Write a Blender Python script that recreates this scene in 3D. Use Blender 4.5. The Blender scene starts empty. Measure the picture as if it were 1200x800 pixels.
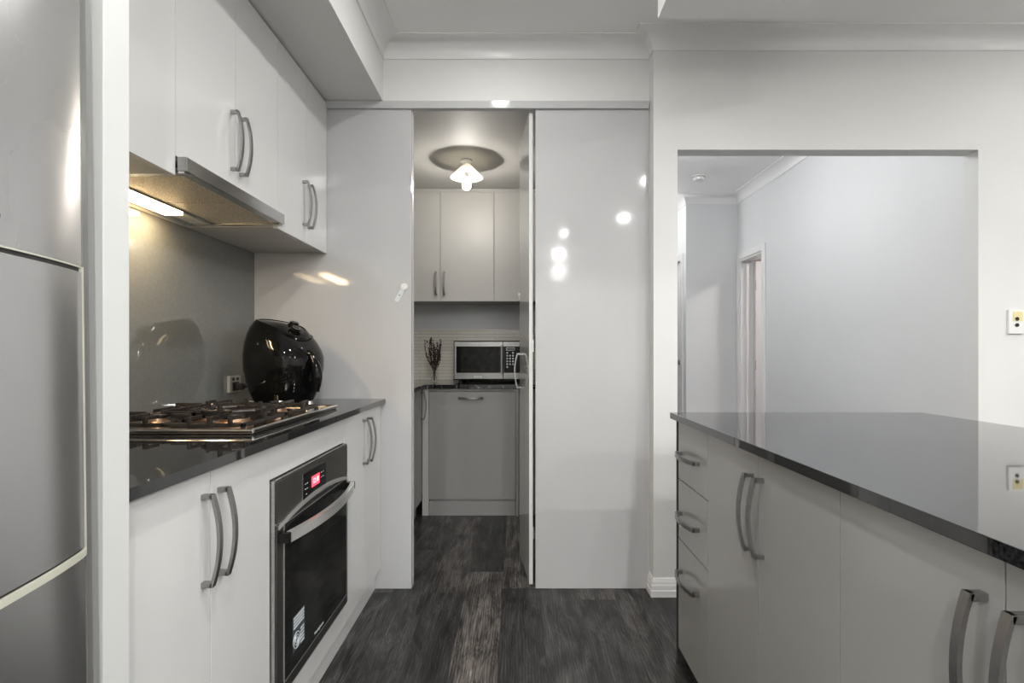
import bpy, bmesh, math, random
from mathutils import Vector, Matrix
R = math.radians
PI = math.pi
random.seed(7)
S = bpy.context.scene
C = S.collection

# ------------------------------------------------------------------ camera
cd = bpy.data.cameras.new('camera')
cam = bpy.data.objects.new('camera', cd); C.objects.link(cam)
cam.location = (0, 0, 1.118); cam.rotation_euler = (R(90), 0, 0)
cd.sensor_width = 36; cd.lens = 629 / 1200 * 36
cd.shift_x = -0.005; cd.shift_y = 13 / 1200
cd.clip_start = 0.02
S.camera = cam
# ------------------------------------------------------------------ exposure / world
S.view_settings.view_transform = 'Standard'; S.view_settings.look = 'None'
S.view_settings.exposure = 1.22; S.view_settings.gamma = 1.0
S.view_settings.use_curve_mapping = False
w = bpy.data.worlds.new('world'); S.world = w; w.use_nodes = True
w.node_tree.nodes['Background'].inputs[0].default_value = (.02, .022, .026, 1)
w.node_tree.nodes['Background'].inputs[1].default_value = 1.0

DL = 11.0           # watts of one downlight
# x, y, ceiling height, watts, colour
DOWN = [(-.10, 1.93, 2.585, DL*.2), (-.08, .49, 2.585, DL*.55), (.92, 1.30, 2.336, DL*.22), (.96, .26, 2.336, DL*.3),
        (.62, -1.46, 2.585, DL*2.2), (.62, -2.87, 2.585, DL*1.4), (2.75, 1.75, 2.585, DL*.2), (2.6, .1, 2.585, DL*1.8),
        (2.6, -1.9, 2.585, DL*2.4), (-.55, -1.6, 2.585, DL*1.6)]  # last three downlights are unseen, added to brighten the room
HALL_W = 7.0
PANTRY_W = 17
FILL_PEND_W = 52
HOOD_W = 1.0

# ------------------------------------------------------------------ materials
def mat(name, col=(.8, .8, .8), rough=.5, metal=0, ior=1.5, coat=0, emit=None, es=0, trans=0, alpha=1, aniso=0):
    m = bpy.data.materials.new(name); m.use_nodes = True
    b = m.node_tree.nodes['Principled BSDF']
    b.inputs['Base Color'].default_value = (*col, 1); b.inputs['Roughness'].default_value = rough
    b.inputs['Metallic'].default_value = metal; b.inputs['IOR'].default_value = ior
    b.inputs['Coat Weight'].default_value = coat; b.inputs['Coat Roughness'].default_value = .05
    b.inputs['Transmission Weight'].default_value = trans
    if emit: b.inputs['Emission Color'].default_value = (*emit, 1); b.inputs['Emission Strength'].default_value = es
    return m

def noise_tint(m, scale=(3, 3, 3), amt=.04, bump=0, bscale=None, detail=3, rough_amt=0):
    nt = m.node_tree; b = nt.nodes['Principled BSDF']
    tc = nt.nodes.new('ShaderNodeTexCoord'); mp = nt.nodes.new('ShaderNodeMapping')
    mp.inputs['Scale'].default_value = scale
    n = nt.nodes.new('ShaderNodeTexNoise'); n.inputs['Scale'].default_value = 1; n.inputs['Detail'].default_value = detail
    nt.links.new(tc.outputs['Object'], mp.inputs[0]); nt.links.new(mp.outputs[0], n.inputs[0])
    c = b.inputs['Base Color'].default_value[:3]
    r = nt.nodes.new('ShaderNodeValToRGB')
    r.color_ramp.elements[0].position = .3; r.color_ramp.elements[1].position = .7
    r.color_ramp.elements[0].color = (*[max(0, x*(1-amt)) for x in c], 1)
    r.color_ramp.elements[1].color = (*[min(1, x*(1+amt)) for x in c], 1)
    nt.links.new(n.outputs[0], r.inputs[0]); nt.links.new(r.outputs[0], b.inputs['Base Color'])
    if rough_amt:
        mr = nt.nodes.new('ShaderNodeMapRange'); rr = b.inputs['Roughness'].default_value
        mr.inputs['To Min'].default_value = rr*(1-rough_amt); mr.inputs['To Max'].default_value = rr*(1+rough_amt)
        nt.links.new(n.outputs[0], mr.inputs[0]); nt.links.new(mr.outputs[0], b.inputs['Roughness'])
    if bump:
        n2 = nt.nodes.new('ShaderNodeTexNoise'); n2.inputs['Scale'].default_value = 1; n2.inputs['Detail'].default_value = 4
        mp2 = nt.nodes.new('ShaderNodeMapping'); mp2.inputs['Scale'].default_value = bscale or scale
        nt.links.new(tc.outputs['Object'], mp2.inputs[0]); nt.links.new(mp2.outputs[0], n2.inputs[0])
        bp = nt.nodes.new('ShaderNodeBump'); bp.inputs['Strength'].default_value = bump; bp.inputs['Distance'].default_value = .002
        nt.links.new(n2.outputs[0], bp.inputs['Height']); nt.links.new(bp.outputs[0], b.inputs['Normal'])
    return m

M = {}
M['paint'] = noise_tint(mat('wall_paint', (.70, .70, .685), .55), (2, 2, 2), .02, .08, (120, 120, 120))
M['paint_white'] = noise_tint(mat('ceiling_paint', (.88, .88, .87), .6), (1, 1, 1), .015, .05, (90, 90, 90))
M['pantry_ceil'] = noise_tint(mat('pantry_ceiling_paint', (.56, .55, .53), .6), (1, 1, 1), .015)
M['hall_paint'] = noise_tint(mat('hall_paint', (.70, .705, .71), .5), (2, 2, 2), .015, .06, (120, 120, 120))
M['pink_paint'] = noise_tint(mat('bedroom_paint', (.58, .47, .46), .6), (2, 2, 2), .02)
M['trim'] = noise_tint(mat('gloss_trim', (.80, .80, .79), .25), (4, 4, 4), .01)
M['laminate'] = noise_tint(mat('gloss_laminate', (.68, .68, .67), .13), (2.5, 2.5, .8), .018, .03, (60, 60, 60), rough_amt=.15)
M['panel'] = noise_tint(mat('panel_laminate', (.50, .505, .51), .075), (2.5, 2.5, .8), .02, .03, (60, 60, 60), rough_amt=.15)
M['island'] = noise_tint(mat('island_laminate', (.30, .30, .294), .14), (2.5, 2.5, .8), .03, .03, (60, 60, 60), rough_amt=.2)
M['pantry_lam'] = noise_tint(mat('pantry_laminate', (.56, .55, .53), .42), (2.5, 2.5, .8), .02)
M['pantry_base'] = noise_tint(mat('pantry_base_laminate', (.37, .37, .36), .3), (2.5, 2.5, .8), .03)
M['carcass'] = noise_tint(mat('carcass_board', (.42, .42, .41), .4), (3, 3, 3), .02)
M['gap'] = noise_tint(mat('shadow_gap_black', (.03, .03, .03), .7), (3, 3, 3), .05)
M['white_edge'] = noise_tint(mat('white_board', (.68, .69, .68), .35), (3, 3, 3), .01)
M['black_stone'] = noise_tint(mat('black_stone', (.016, .016, .017), .03, ior=1.88), (220, 220, 220), .9, detail=1)
M['splash'] = noise_tint(mat('grey_back_painted_glass', (.17, .178, .170), .025, ior=1.95), (90, 90, 90), .06)
M['steel'] = noise_tint(mat('brushed_steel', (.50, .50, .49), .24, 1), (4, 4, 300), .10, .05, (6, 6, 400))
M['hood_front'] = noise_tint(mat('polished_hood_steel', (.60, .59, .57), .16, 1), (4, 4, 300), .08)
M['fridge'] = noise_tint(mat('brushed_fridge_steel', (.70, .70, .70), .27, 1), (2, 2, 2), .03, .02, (400, 400, 3), rough_amt=.1)
_b = M['fridge'].node_tree.nodes['Principled BSDF']; _t = M['fridge'].node_tree.nodes.new('ShaderNodeTangent'); _t.direction_type = 'RADIAL'; _t.axis = 'Z'
M['fridge'].node_tree.links.new(_t.outputs[0], _b.inputs['Tangent']); _b.inputs['Anisotropic'].default_value = .75; _b.inputs['Anisotropic Rotation'].default_value = .25
M['nickel'] = noise_tint(mat('satin_nickel', (.36, .36, .355), .33, 1), (60, 60, 60), .05)
M['chrome'] = noise_tint(mat('chrome', (.72, .72, .71), .12, 1), (30, 30, 30), .04)
M['oven_grey'] = noise_tint(mat('dark_oven_steel', (.09, .088, .082), .32, .7), (200, 200, 4), .1)
M['black_gloss'] = noise_tint(mat('black_gloss_plastic', (.004, .004, .004), .05, ior=1.38), (9, 9, 9), .2)
M['black_glass'] = noise_tint(mat('black_oven_glass', (.012, .013, .013), .04, ior=1.6), (9, 9, 9), .2)
M['window_glass'] = noise_tint(mat('oven_window_glass', (.02, .021, .020), .05, ior=1.4), (30, 8, 8), .5)
M['black_matt'] = noise_tint(mat('black_matt', (.012, .012, .012), .5), (20, 20, 20), .2)
M['iron'] = noise_tint(mat('cast_iron', (.040, .034, .030), .26, .3), (60, 60, 60), .35, .15, (300, 300, 300))
M['hob_steel'] = noise_tint(mat('hob_steel', (.34, .31, .285), .2, 1), (30, 4, 30), .12)
M['burner'] = noise_tint(mat('burner_brass', (.40, .26, .17), .35, .8), (60, 60, 60), .2)
M['filter'] = None
M['white_plastic'] = noise_tint(mat('white_plastic', (.78, .78, .76), .3), (10, 10, 10), .01)
M['outlet_grey'] = noise_tint(mat('outlet_grey_plastic', (.42, .42, .41), .3, .3), (10, 10, 10), .02)
M['cream_tint'] = noise_tint(mat('cream_tint', (.75, .66, .36), .3), (10, 10, 10), .02)
M['mw_glass'] = noise_tint(mat('microwave_glass', (.010, .010, .010), .08, ior=1.25), (9, 9, 9), .2)
M['mw_window'] = noise_tint(mat('microwave_window', (.022, .023, .021), .15, ior=1.22), (30, 30, 30), .3)
M['mw_steel'] = noise_tint(mat('microwave_steel', (.30, .30, .29), .3, 1), (4, 4, 200), .15)
M['edge_grey'] = noise_tint(mat('grey_door_edge', (.22, .22, .21), .42, .4), (4, 4, 2), .05)
M['red'] = mat('red_display', (.1, .0, .0), .3, emit=(1, .04, .07), es=1.6)
M['red_bright'] = mat('red_digits', (.3, .05, .05), .3, emit=(1, .25, .25), es=2.5)
M['print_white'] = noise_tint(mat('white_print', (.62, .66, .68), .5), (10, 10, 10), .02)
M['print_dark'] = noise_tint(mat('dark_print', (.05, .07, .08), .5), (10, 10, 10), .05)
M['seal'] = noise_tint(mat('door_seal', (.56, .56, .47), .3), (10, 10, 10), .05)
M['twig'] = noise_tint(mat('dried_twig', (.045, .028, .020), .8), (80, 80, 80), .4)
M['bud'] = noise_tint(mat('dried_bud', (.06, .03, .025), .8), (80, 80, 80), .5)
M['glass'] = mat('clear_glass', (.95, .96, .95), .02, ior=1.45, trans=1)
M['lens'] = mat('downlight_lens', (.9, .9, .9), .4, emit=(1, .97, .92), es=3)
M['lens_warm'] = mat('hood_lamp_lens', (.9, .8, .6), .4, emit=(1, .70, .36), es=16)
M['lens_off'] = noise_tint(mat('unlit_lens', (.55, .54, .50), .25), (30, 200, 30), .1)
M['bulb'] = mat('bulb', (1, .95, .85), .4, emit=(1, .93, .82), es=9)
M['hall_lens'] = mat('hall_lamp_glass', (.9, .9, .9), .4, emit=(1, .99, .97), es=5)

def shade_glass():
    m = bpy.data.materials.new('frosted_lamp_glass'); m.use_nodes = True
    nt = m.node_tree; nt.nodes.remove(nt.nodes['Principled BSDF'])
    d = nt.nodes.new('ShaderNodeBsdfDiffuse'); t = nt.nodes.new('ShaderNodeBsdfTranslucent'); mx = nt.nodes.new('ShaderNodeMixShader')
    n = nt.nodes.new('ShaderNodeTexNoise'); n.inputs['Scale'].default_value = 20
    mr = nt.nodes.new('ShaderNodeMapRange'); mr.inputs['To Min'].default_value = .8; mr.inputs['To Max'].default_value = .86
    d.inputs[0].default_value = (.9, .9, .87, 1); t.inputs[0].default_value = (.9, .88, .82, 1)
    nt.links.new(n.outputs[0], mr.inputs[0]); nt.links.new(mr.outputs[0], mx.inputs[0])
    nt.links.new(d.outputs[0], mx.inputs[1]); nt.links.new(t.outputs[0], mx.inputs[2])
    nt.links.new(mx.outputs[0], nt.nodes['Material Output'].inputs[0])
    return m
M['shade'] = shade_glass()
M['globe'] = mat('fill_globe_glass', (.9, .9, .88), .3, emit=(1, .98, .95), es=3)

def filter_mat():
    m = mat('mesh_grease_filter', (.42, .38, .32), .5, .3); nt = m.node_tree; b = nt.nodes['Principled BSDF']
    tc = nt.nodes.new('ShaderNodeTexCoord'); v = nt.nodes.new('ShaderNodeTexVoronoi'); v.inputs['Scale'].default_value = 260
    r = nt.nodes.new('ShaderNodeValToRGB'); r.color_ramp.elements[0].color = (.14, .125, .105, 1); r.color_ramp.elements[1].color = (.62, .57, .48, 1)
    r.color_ramp.elements[1].position = .7
    nt.links.new(tc.outputs['Object'], v.inputs[0]); nt.links.new(v.outputs['Distance'], r.inputs[0]); nt.links.new(r.outputs[0], b.inputs['Base Color'])
    bp = nt.nodes.new('ShaderNodeBump'); bp.inputs['Strength'].default_value = .6; bp.inputs['Distance'].default_value = .002
    nt.links.new(v.outputs['Distance'], bp.inputs['Height']); nt.links.new(bp.outputs[0], b.inputs['Normal'])
    return m
M['filter'] = filter_mat()

def tile_mat():
    m = mat('cream_tile', (.62, .60, .55), .22); nt = m.node_tree; b = nt.nodes['Principled BSDF']
    tc = nt.nodes.new('ShaderNodeTexCoord'); sp = nt.nodes.new('ShaderNodeSeparateXYZ'); cb = nt.nodes.new('ShaderNodeCombineXYZ')
    nt.links.new(tc.outputs['Object'], sp.inputs[0]); nt.links.new(sp.outputs[0], cb.inputs[0]); nt.links.new(sp.outputs[2], cb.inputs[1])
    br = nt.nodes.new('ShaderNodeTexBrick'); br.inputs['Scale'].default_value = 1
    br.inputs['Brick Width'].default_value = .30; br.inputs['Row Height'].default_value = .026; br.inputs['Mortar Size'].default_value = .0022
    br.inputs['Color1'].default_value = (.80, .77, .69, 1); br.inputs['Color2'].default_value = (.75, .72, .645, 1); br.inputs['Mortar'].default_value = (.55, .52, .46, 1)
    nt.links.new(cb.outputs[0], br.inputs[0]); nt.links.new(br.outputs[0], b.inputs['Base Color'])
    return m
M['tile'] = tile_mat()
M['oven_handle'] = noise_tint(mat('bright_oven_handle_steel', (.82, .82, .80), .3, .85), (60, 3, 60), .04)

def marble_mat():
    m = mat('black_veined_stone', (.015, .015, .015), .05, ior=1.6); nt = m.node_tree; b = nt.nodes['Principled BSDF']
    tc = nt.nodes.new('ShaderNodeTexCoord'); n = nt.nodes.new('ShaderNodeTexNoise'); n.inputs['Scale'].default_value = 6; n.inputs['Detail'].default_value = 6
    n.inputs['Distortion'].default_value = 2.2
    r = nt.nodes.new('ShaderNodeValToRGB'); e = r.color_ramp.elements
    e[0].position = .485; e[0].color = (.014, .014, .014, 1); e[1].position = .50; e[1].color = (.45, .44, .42, 1)
    x = e.new(.515); x.color = (.014, .014, .014, 1)
    nt.links.new(tc.outputs['Object'], n.inputs[0]); nt.links.new(n.outputs[0], r.inputs[0]); nt.links.new(r.outputs[0], b.inputs['Base Color'])
    return m
M['marble'] = marble_mat()

def floor_mat():
    m = mat('dark_oak_planks', (.1, .1, .1), .38); nt = m.node_tree; b = nt.nodes['Principled BSDF']; L = nt.links.new
    N = nt.nodes.new
    def math_(op, a=None, b_=None, v1=None, v2=None):
        n = N('ShaderNodeMath'); n.operation = op
        if a is not None: L(a, n.inputs[0])
        elif v1 is not None: n.inputs[0].default_value = v1
        if b_ is not None: L(b_, n.inputs[1])
        elif v2 is not None: n.inputs[1].default_value = v2
        return n.outputs[0]
    tc = N('ShaderNodeTexCoord'); sp = N('ShaderNodeSeparateXYZ'); L(tc.outputs['Object'], sp.inputs[0])
    X, Y = sp.outputs[0], sp.outputs[1]
    W, LEN = .172, 1.15
    xs = math_('DIVIDE', math_('ADD', X, v2=10.045), v2=W); col = math_('FLOOR', xs)
    wn = N('ShaderNodeTexWhiteNoise'); wn.noise_dimensions = '1D'; L(col, wn.inputs['W'])
    ys = math_('ADD', math_('DIVIDE', math_('ADD', Y, v2=20), v2=LEN), math_('MULTIPLY', wn.outputs['Value'], v2=7.3))
    row = math_('FLOOR', ys)
    cb = N('ShaderNodeCombineXYZ'); L(col, cb.inputs[0]); L(row, cb.inputs[1])
    wn2 = N('ShaderNodeTexWhiteNoise'); wn2.noise_dimensions = '2D'; L(cb.outputs[0], wn2.inputs['Vector'])
    pid = wn2.outputs['Value']
    # grain
    mv = N('ShaderNodeCombineXYZ'); L(math_('ADD', math_('MULTIPLY', X, v2=13), math_('MULTIPLY', pid, v2=40)), mv.inputs[0])
    L(math_('ADD', math_('MULTIPLY', Y, v2=1.5), math_('MULTIPLY', pid, v2=91)), mv.inputs[1])
    n1 = N('ShaderNodeTexNoise'); n1.inputs['Scale'].default_value = 1.6; n1.inputs['Detail'].default_value = 7; n1.inputs['Roughness'].default_value = .65
    n1.inputs['Distortion'].default_value = 2.0; L(mv.outputs[0], n1.inputs[0])
    wv = N('ShaderNodeTexWave'); wv.wave_type = 'BANDS'; wv.bands_direction = 'X'; wv.inputs['Scale'].default_value = 2.2
    wv.inputs['Distortion'].default_value = 9; wv.inputs['Detail'].default_value = 3; wv.inputs['Detail Scale'].default_value = .8
    L(mv.outputs[0], wv.inputs[0])
    fv = N('ShaderNodeCombineXYZ'); L(math_('MULTIPLY', X, v2=260), fv.inputs[0]); L(math_('ADD', math_('MULTIPLY', Y, v2=6), math_('MULTIPLY', pid, v2=33)), fv.inputs[1])
    n3 = N('ShaderNodeTexNoise'); n3.inputs['Scale'].default_value = 1; n3.inputs['Detail'].default_value = 3; L(fv.outputs[0], n3.inputs[0])
    rp = N('ShaderNodeValToRGB'); e = rp.color_ramp.elements
    e[0].position = 0; e[0].color = (.018, .018, .018, 1); e[1].position = 1; e[1].color = (.080, .071, .064, 1)
    for p, c in ((.3, (.019, .0187, .0187)), (.6, (.030, .0285, .028)), (.84, (.048, .043, .040))):
        q = e.new(p); q.color = (*c, 1)
    L(pid, rp.inputs[0])
    g = math_('ADD', math_('MULTIPLY', n1.outputs[0], v2=3.2), math_('MULTIPLY', wv.outputs[0], v2=.45))
    g = math_('ADD', g, math_('MULTIPLY', n3.outputs[0], v2=.8))
    lv = N('ShaderNodeCombineXYZ'); L(math_('ADD', math_('MULTIPLY', X, v2=9), math_('MULTIPLY', pid, v2=57)), lv.inputs[0]); L(math_('ADD', math_('MULTIPLY', Y, v2=2.6), math_('MULTIPLY', pid, v2=21)), lv.inputs[1])
    n4 = N('ShaderNodeTexNoise'); n4.inputs['Scale'].default_value = 1; n4.inputs['Detail'].default_value = 4; n4.inputs['Distortion'].default_value = 1.5; L(lv.outputs[0], n4.inputs[0])
    g = math_('ADD', g, math_('MULTIPLY', math_('SUBTRACT', n4.outputs[0], v2=.5), v2=3.4))
    # cathedral figure: distorted rings stretched along the plank
    rv = N('ShaderNodeCombineXYZ'); L(math_('MULTIPLY', math_('SUBTRACT', math_('FRACT', xs), v2=.5), v2=1.0), rv.inputs[0]); L(math_('ADD', math_('MULTIPLY', Y, v2=.55), math_('MULTIPLY', pid, v2=13)), rv.inputs[1])
    nd = N('ShaderNodeTexNoise'); nd.inputs['Scale'].default_value = 2.4; nd.inputs['Detail'].default_value = 3; L(rv.outputs[0], nd.inputs[0])
    rg = math_('FRACT', math_('MULTIPLY', nd.outputs[0], v2=26))
    rg = math_('POWER', math_('ABSOLUTE', math_('SUBTRACT', rg, v2=.5)), v2=2.0)
    g = math_('ADD', g, math_('MULTIPLY', rg, v2=1.9))
    g = math_('SUBTRACT', g, v2=1.35); g = math_('MAXIMUM', g, v2=.15)
    g = math_('POWER', g, v2=1.7)
    mc = N('ShaderNodeMix'); mc.data_type = 'RGBA'; mc.blend_type = 'MULTIPLY'; mc.inputs[0].default_value = 1
    L(rp.outputs[0], mc.inputs[6]); gc = N('ShaderNodeCombineColor'); L(g, gc.inputs[0]); L(g, gc.inputs[1]); L(g, gc.inputs[2]); L(gc.outputs[0], mc.inputs[7])
    fx = math_('FRACT', xs); fy = math_('FRACT', ys)
    ex = math_('LESS_THAN', fx, v2=.013); ey = math_('LESS_THAN', fy, v2=.0024)
    ed = math_('MAXIMUM', ex, ey)
    m2 = N('ShaderNodeMix'); m2.data_type = 'RGBA'; L(math_('MULTIPLY', ed, v2=.6), m2.inputs[0]); L(mc.outputs[2], m2.inputs[6]); m2.inputs[7].default_value = (.012, .012, .012, 1)
    L(m2.outputs[2], b.inputs['Base Color'])
    bp = N('ShaderNodeBump'); bp.inputs['Strength'].default_value = .35; bp.inputs['Distance'].default_value = .0012
    L(math_('SUBTRACT', g, ed), bp.inputs['Height']); L(bp.outputs[0], b.inputs['Normal'])
    return m
M['floor'] = floor_mat()

# ------------------------------------------------------------------ mesh helpers
class MB:
    def __init__(s): s.bm = bmesh.new()
    def _merge(s, t):
        me = bpy.data.meshes.new('tmp'); t.to_mesh(me); t.free(); s.bm.from_mesh(me); bpy.data.meshes.remove(me)
    def box(s, x0, x1, y0, y1, z0, z1, bev=0, seg=2, mtx=None):
        t = bmesh.new(); bmesh.ops.create_cube(t, size=1)
        for v in t.verts: v.co = Vector(((x0+x1)/2+v.co.x*(x1-x0), (y0+y1)/2+v.co.y*(y1-y0), (z0+z1)/2+v.co.z*(z1-z0)))
        if bev: bmesh.ops.bevel(t, geom=t.edges[:], offset=bev, segments=seg, affect='EDGES', profile=.5)
        if mtx: bmesh.ops.transform(t, matrix=mtx, verts=t.verts)
        s._merge(t); return s
    def cyl(s, p0, p1, r, r1=None, n=24, bev=0):
        p0, p1 = Vector(p0), Vector(p1); d = p1-p0; L = d.length
        t = bmesh.new(); bmesh.ops.create_cone(t, cap_ends=True, segments=n, radius1=r, radius2=r if r1 is None else r1, depth=L)
        if bev: bmesh.ops.bevel(t, geom=[e for e in t.edges if len([f for f in e.link_faces if len(f.verts) > 4]) == 1], offset=bev, segments=2, affect='EDGES')
        q = d.to_track_quat('Z', 'Y').to_matrix().to_4x4()
        bmesh.ops.transform(t, matrix=Matrix.Translation((p0+p1)/2) @ q, verts=t.verts)
        s._merge(t); return s
    def tube(s, pts, r, n=10, cap=True):
        pts = [Vector(p) for p in pts]; rings = []; up = None
        for i, p in enumerate(pts):
            d = (pts[min(i+1, len(pts)-1)]-pts[max(i-1, 0)]).normalized()
            if up is None: up = d.orthogonal().normalized()
            up = (up - d*up.dot(d)).normalized(); sd = d.cross(up); rr = r[i] if isinstance(r, (list, tuple)) else r
            rings.append([s.bm.verts.new(p+rr*(math.cos(a)*up+math.sin(a)*sd)) for a in [2*PI*k/n for k in range(n)]])
        for a, b in zip(rings, rings[1:]):
            for k in range(n): s.bm.faces.new((a[k], a[(k+1) % n], b[(k+1) % n], b[k]))
        if cap: s.bm.faces.new(rings[0][::-1]); s.bm.faces.new(rings[-1])
        return s
    def lathe(s, prof, c=(0, 0, 0), n=40, axis='z', close=False):
        rings = []; c = Vector(c)
        for r, z in prof:
            ring = []
            for k in range(n):
                a = 2*PI*k/n; x, y = r*math.cos(a), r*math.sin(a)
                v = {'z': (x, y, z), 'x': (z, x, y), 'y': (x, z, y)}[axis]
                ring.append(s.bm.verts.new(c+Vector(v)))
            rings.append(ring)
        for a, b in zip(rings, rings[1:]):
            for k in range(n): s.bm.faces.new((a[k], a[(k+1) % n], b[(k+1) % n], b[k]))
        if not close:
            if prof[0][0] > 1e-5: s.bm.faces.new(rings[0][::-1])
            if prof[-1][0] > 1e-5: s.bm.faces.new(rings[-1])
        return s
    def prism(s, poly, a0, a1, axis='z', bev=0):
        t = bmesh.new()
        def P(p, a): return {'z': (p[0], p[1], a), 'x': (a, p[0], p[1]), 'y': (p[0], a, p[1])}[axis]
        A = [t.verts.new(P(p, a0)) for p in poly]; B = [t.verts.new(P(p, a1)) for p in poly]; n = len(poly)
        t.faces.new(A[::-1]); t.faces.new(B)
        for k in range(n): t.faces.new((A[k], A[(k+1) % n], B[(k+1) % n], B[k]))
        bmesh.ops.recalc_face_normals(t, faces=t.faces)
        s._merge(t); return s
    def sweep(s, path, prof):
        """path: xy polyline, profile (offset to the right, z), mitred"""
        path = [Vector(p) for p in path]; rings = []
        for i, p in enumerate(path):
            ds = []
            if i > 0: ds.append((path[i]-path[i-1]).normalized())
            if i < len(path)-1: ds.append((path[i+1]-path[i]).normalized())
            ns = [Vector((d.y, -d.x)) for d in ds]
            if len(ns) == 2: m = (ns[0]+ns[1]).normalized(); m = m/m.dot(ns[0])
            else: m = ns[0]
            rings.append([s.bm.verts.new((p.x+m.x*o, p.y+m.y*o, z)) for o, z in prof])
        n = len(prof)
        for a, b in zip(rings, rings[1:]):
            for k in range(n): s.bm.faces.new((a[k], a[(k+1) % n], b[(k+1) % n], b[k]))
        s.bm.faces.new(rings[0][::-1]); s.bm.faces.new(rings[-1])
        return s
    def build(s, name, m, parent=None, rad=35):
        off = Vector((0, 0, 0)); p = parent
        while p is not None: off += Vector(p.location); p = p.parent
        bmesh.ops.recalc_face_normals(s.bm, faces=s.bm.faces)
        for v in s.bm.verts: v.co -= off
        if parent is None:          # put the origin of a stand-alone mesh at its base centre
            xs = [v.co.x for v in s.bm.verts]; ys = [v.co.y for v in s.bm.verts]; zs = [v.co.z for v in s.bm.verts]
            o0 = Vector(((min(xs)+max(xs))/2, (min(ys)+max(ys))/2, min(zs)))
            if m is not M['floor']:
                for v in s.bm.verts: v.co -= o0
            else: o0 = Vector((0, 0, 0))
        me = bpy.data.meshes.new(name); s.bm.to_mesh(me); s.bm.free()
        me.shade_smooth(); me.set_sharp_from_angle(angle=R(rad))
        me.materials.append(m)
        o = bpy.data.objects.new(name, me); C.objects.link(o)
        wn_ = o.modifiers.new('weighted_normal', 'WEIGHTED_NORMAL'); wn_.weight = 100; wn_.keep_sharp = True
        if parent is None: o.location = o0
        else: o.parent = parent
        return o

def box(name, m, b, parent=None, bev=0): return MB().box(*b, bev=bev).build(name, m, parent)
def tag(o, label, cat, group=None):
    o['label'] = label; o['category'] = cat
    if group: o['group'] = group
    return o
def thing(name, label, cat, loc, group=None):
    o = bpy.data.objects.new(name, None); C.objects.link(o); o.location = loc; o.empty_display_size = .1
    return tag(o, label, cat, group)
def struct(o): o['kind'] = 'structure'; return o
def sroot(name, loc=(0, 0, 0)):
    o = bpy.data.objects.new(name, None); C.objects.link(o); o.location = loc; o['kind'] = 'structure'; return o
def text(name, s, size, m, parent, mtx, ext=.0006):
    cu = bpy.data.curves.new('t', 'FONT'); cu.body = s; cu.size = size; cu.align_x = 'CENTER'; cu.align_y = 'CENTER'; cu.extrude = ext
    t = bpy.data.objects.new('t', cu); me = bpy.data.meshes.new_from_object(t)
    bpy.data.objects.remove(t); bpy.data.curves.remove(cu)
    off = Vector((0, 0, 0)); p = parent
    while p is not None: off += Vector(p.location); p = p.parent
    me.transform(Matrix.Translation(-off) @ mtx); me.materials.clear(); me.materials.append(m); me.name = name
    o = bpy.data.objects.new(name, me); C.objects.link(o); o.parent = parent
    return o
def frame_mtx(o, xa, ya):
    xa, ya = Vector(xa), Vector(ya); za = xa.cross(ya)
    m = Matrix((xa, ya, za)).transposed().to_4x4(); m.translation = Vector(o); return m
def copy_tree(o, parent=None):
    c = o.copy(); C.objects.link(c); c.parent = parent
    for ch in list(o.children): copy_tree(ch, c)
    return c

# ------------------------------------------------------------------ room shell
CEIL = 2.585
box('floor', M['floor'], (-1.35, 4.4, -3.75, 8.1, -.06, 0)); struct(bpy.data.objects['floor'])
struct(box('ceiling', M['paint_white'], (-1.35, 4.4, -3.75, 2.547, CEIL, CEIL+.08)))
struct(box('wall_left', M['paint'], (-1.35, -1.25, -3.75, 4.38, 0, CEIL)))
struct(box('wall_right', M['paint'], (4.3, 4.4, -3.65, 2.467, 0, CEIL)))
struct(box('wall_rear', M['paint'], (-1.25, 4.3, -3.75, -3.65, 0, CEIL)))
# wall with the wide hall opening
OY0, OY1 = 2.467, 2.547
mb = MB()
mb.box(.627, .737, OY0, OY1, 0, 2.05); mb.box(.627, 4.4, OY0, OY1, 2.05, CEIL); mb.box(2.12, 4.4, OY0, OY1, 0, 2.05)
struct(mb.build('wall_front', M['paint']))
# strip of wall above the pantry joinery
struct(box('wall_above_pantry', M['paint'], (-1.25, .627, 2.54, 2.60, 2.305, CEIL)))
# bulkhead boxed above the cupboards, dropped panel above the island
struct(box('trim_1', M['paint'], (-1.25, -.634, -.25, 2.54, 2.305, CEIL)))
struct(box('trim_2', M['paint_white'], (.514, 1.43, -.6, 1.96, 2.336, CEIL)))
# cornices
def cove(zc, w=.075, n=6):
    p = [(0, zc-w-.006), (.006, zc-w-.006)]
    for k in range(n+1):
        a = PI/2*k/n; p.append((w-(w-.006)*math.cos(a), zc-w+(w-.006)*math.sin(a)))
    p += [(w+.006, zc-.006), (w+.006, zc), (0, zc)]
    return p
struct(MB().sweep([(-.634, -.25), (-.634, 2.54), (.627, 2.54), (.627, 2.467), (4.3, 2.467)], cove(CEIL)).build('trim_3', M['trim'], rad=50))
# skirting
skp = [(0, 0), (.016, 0), (.016, .028), (.013, .032), (.013, .052), (.010, .057), (.010, .066), (.004, .082), (0, .084)]
struct(MB().sweep([(.627, 2.540), (.627, 2.467), (.737, 2.467), (.737, 2.547)], skp).build('baseboard_front', M['trim'], rad=20))
struct(MB().sweep([(2.12, 2.467), (4.3, 2.467)], skp).build('baseboard_right', M['trim'], rad=20))
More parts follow.
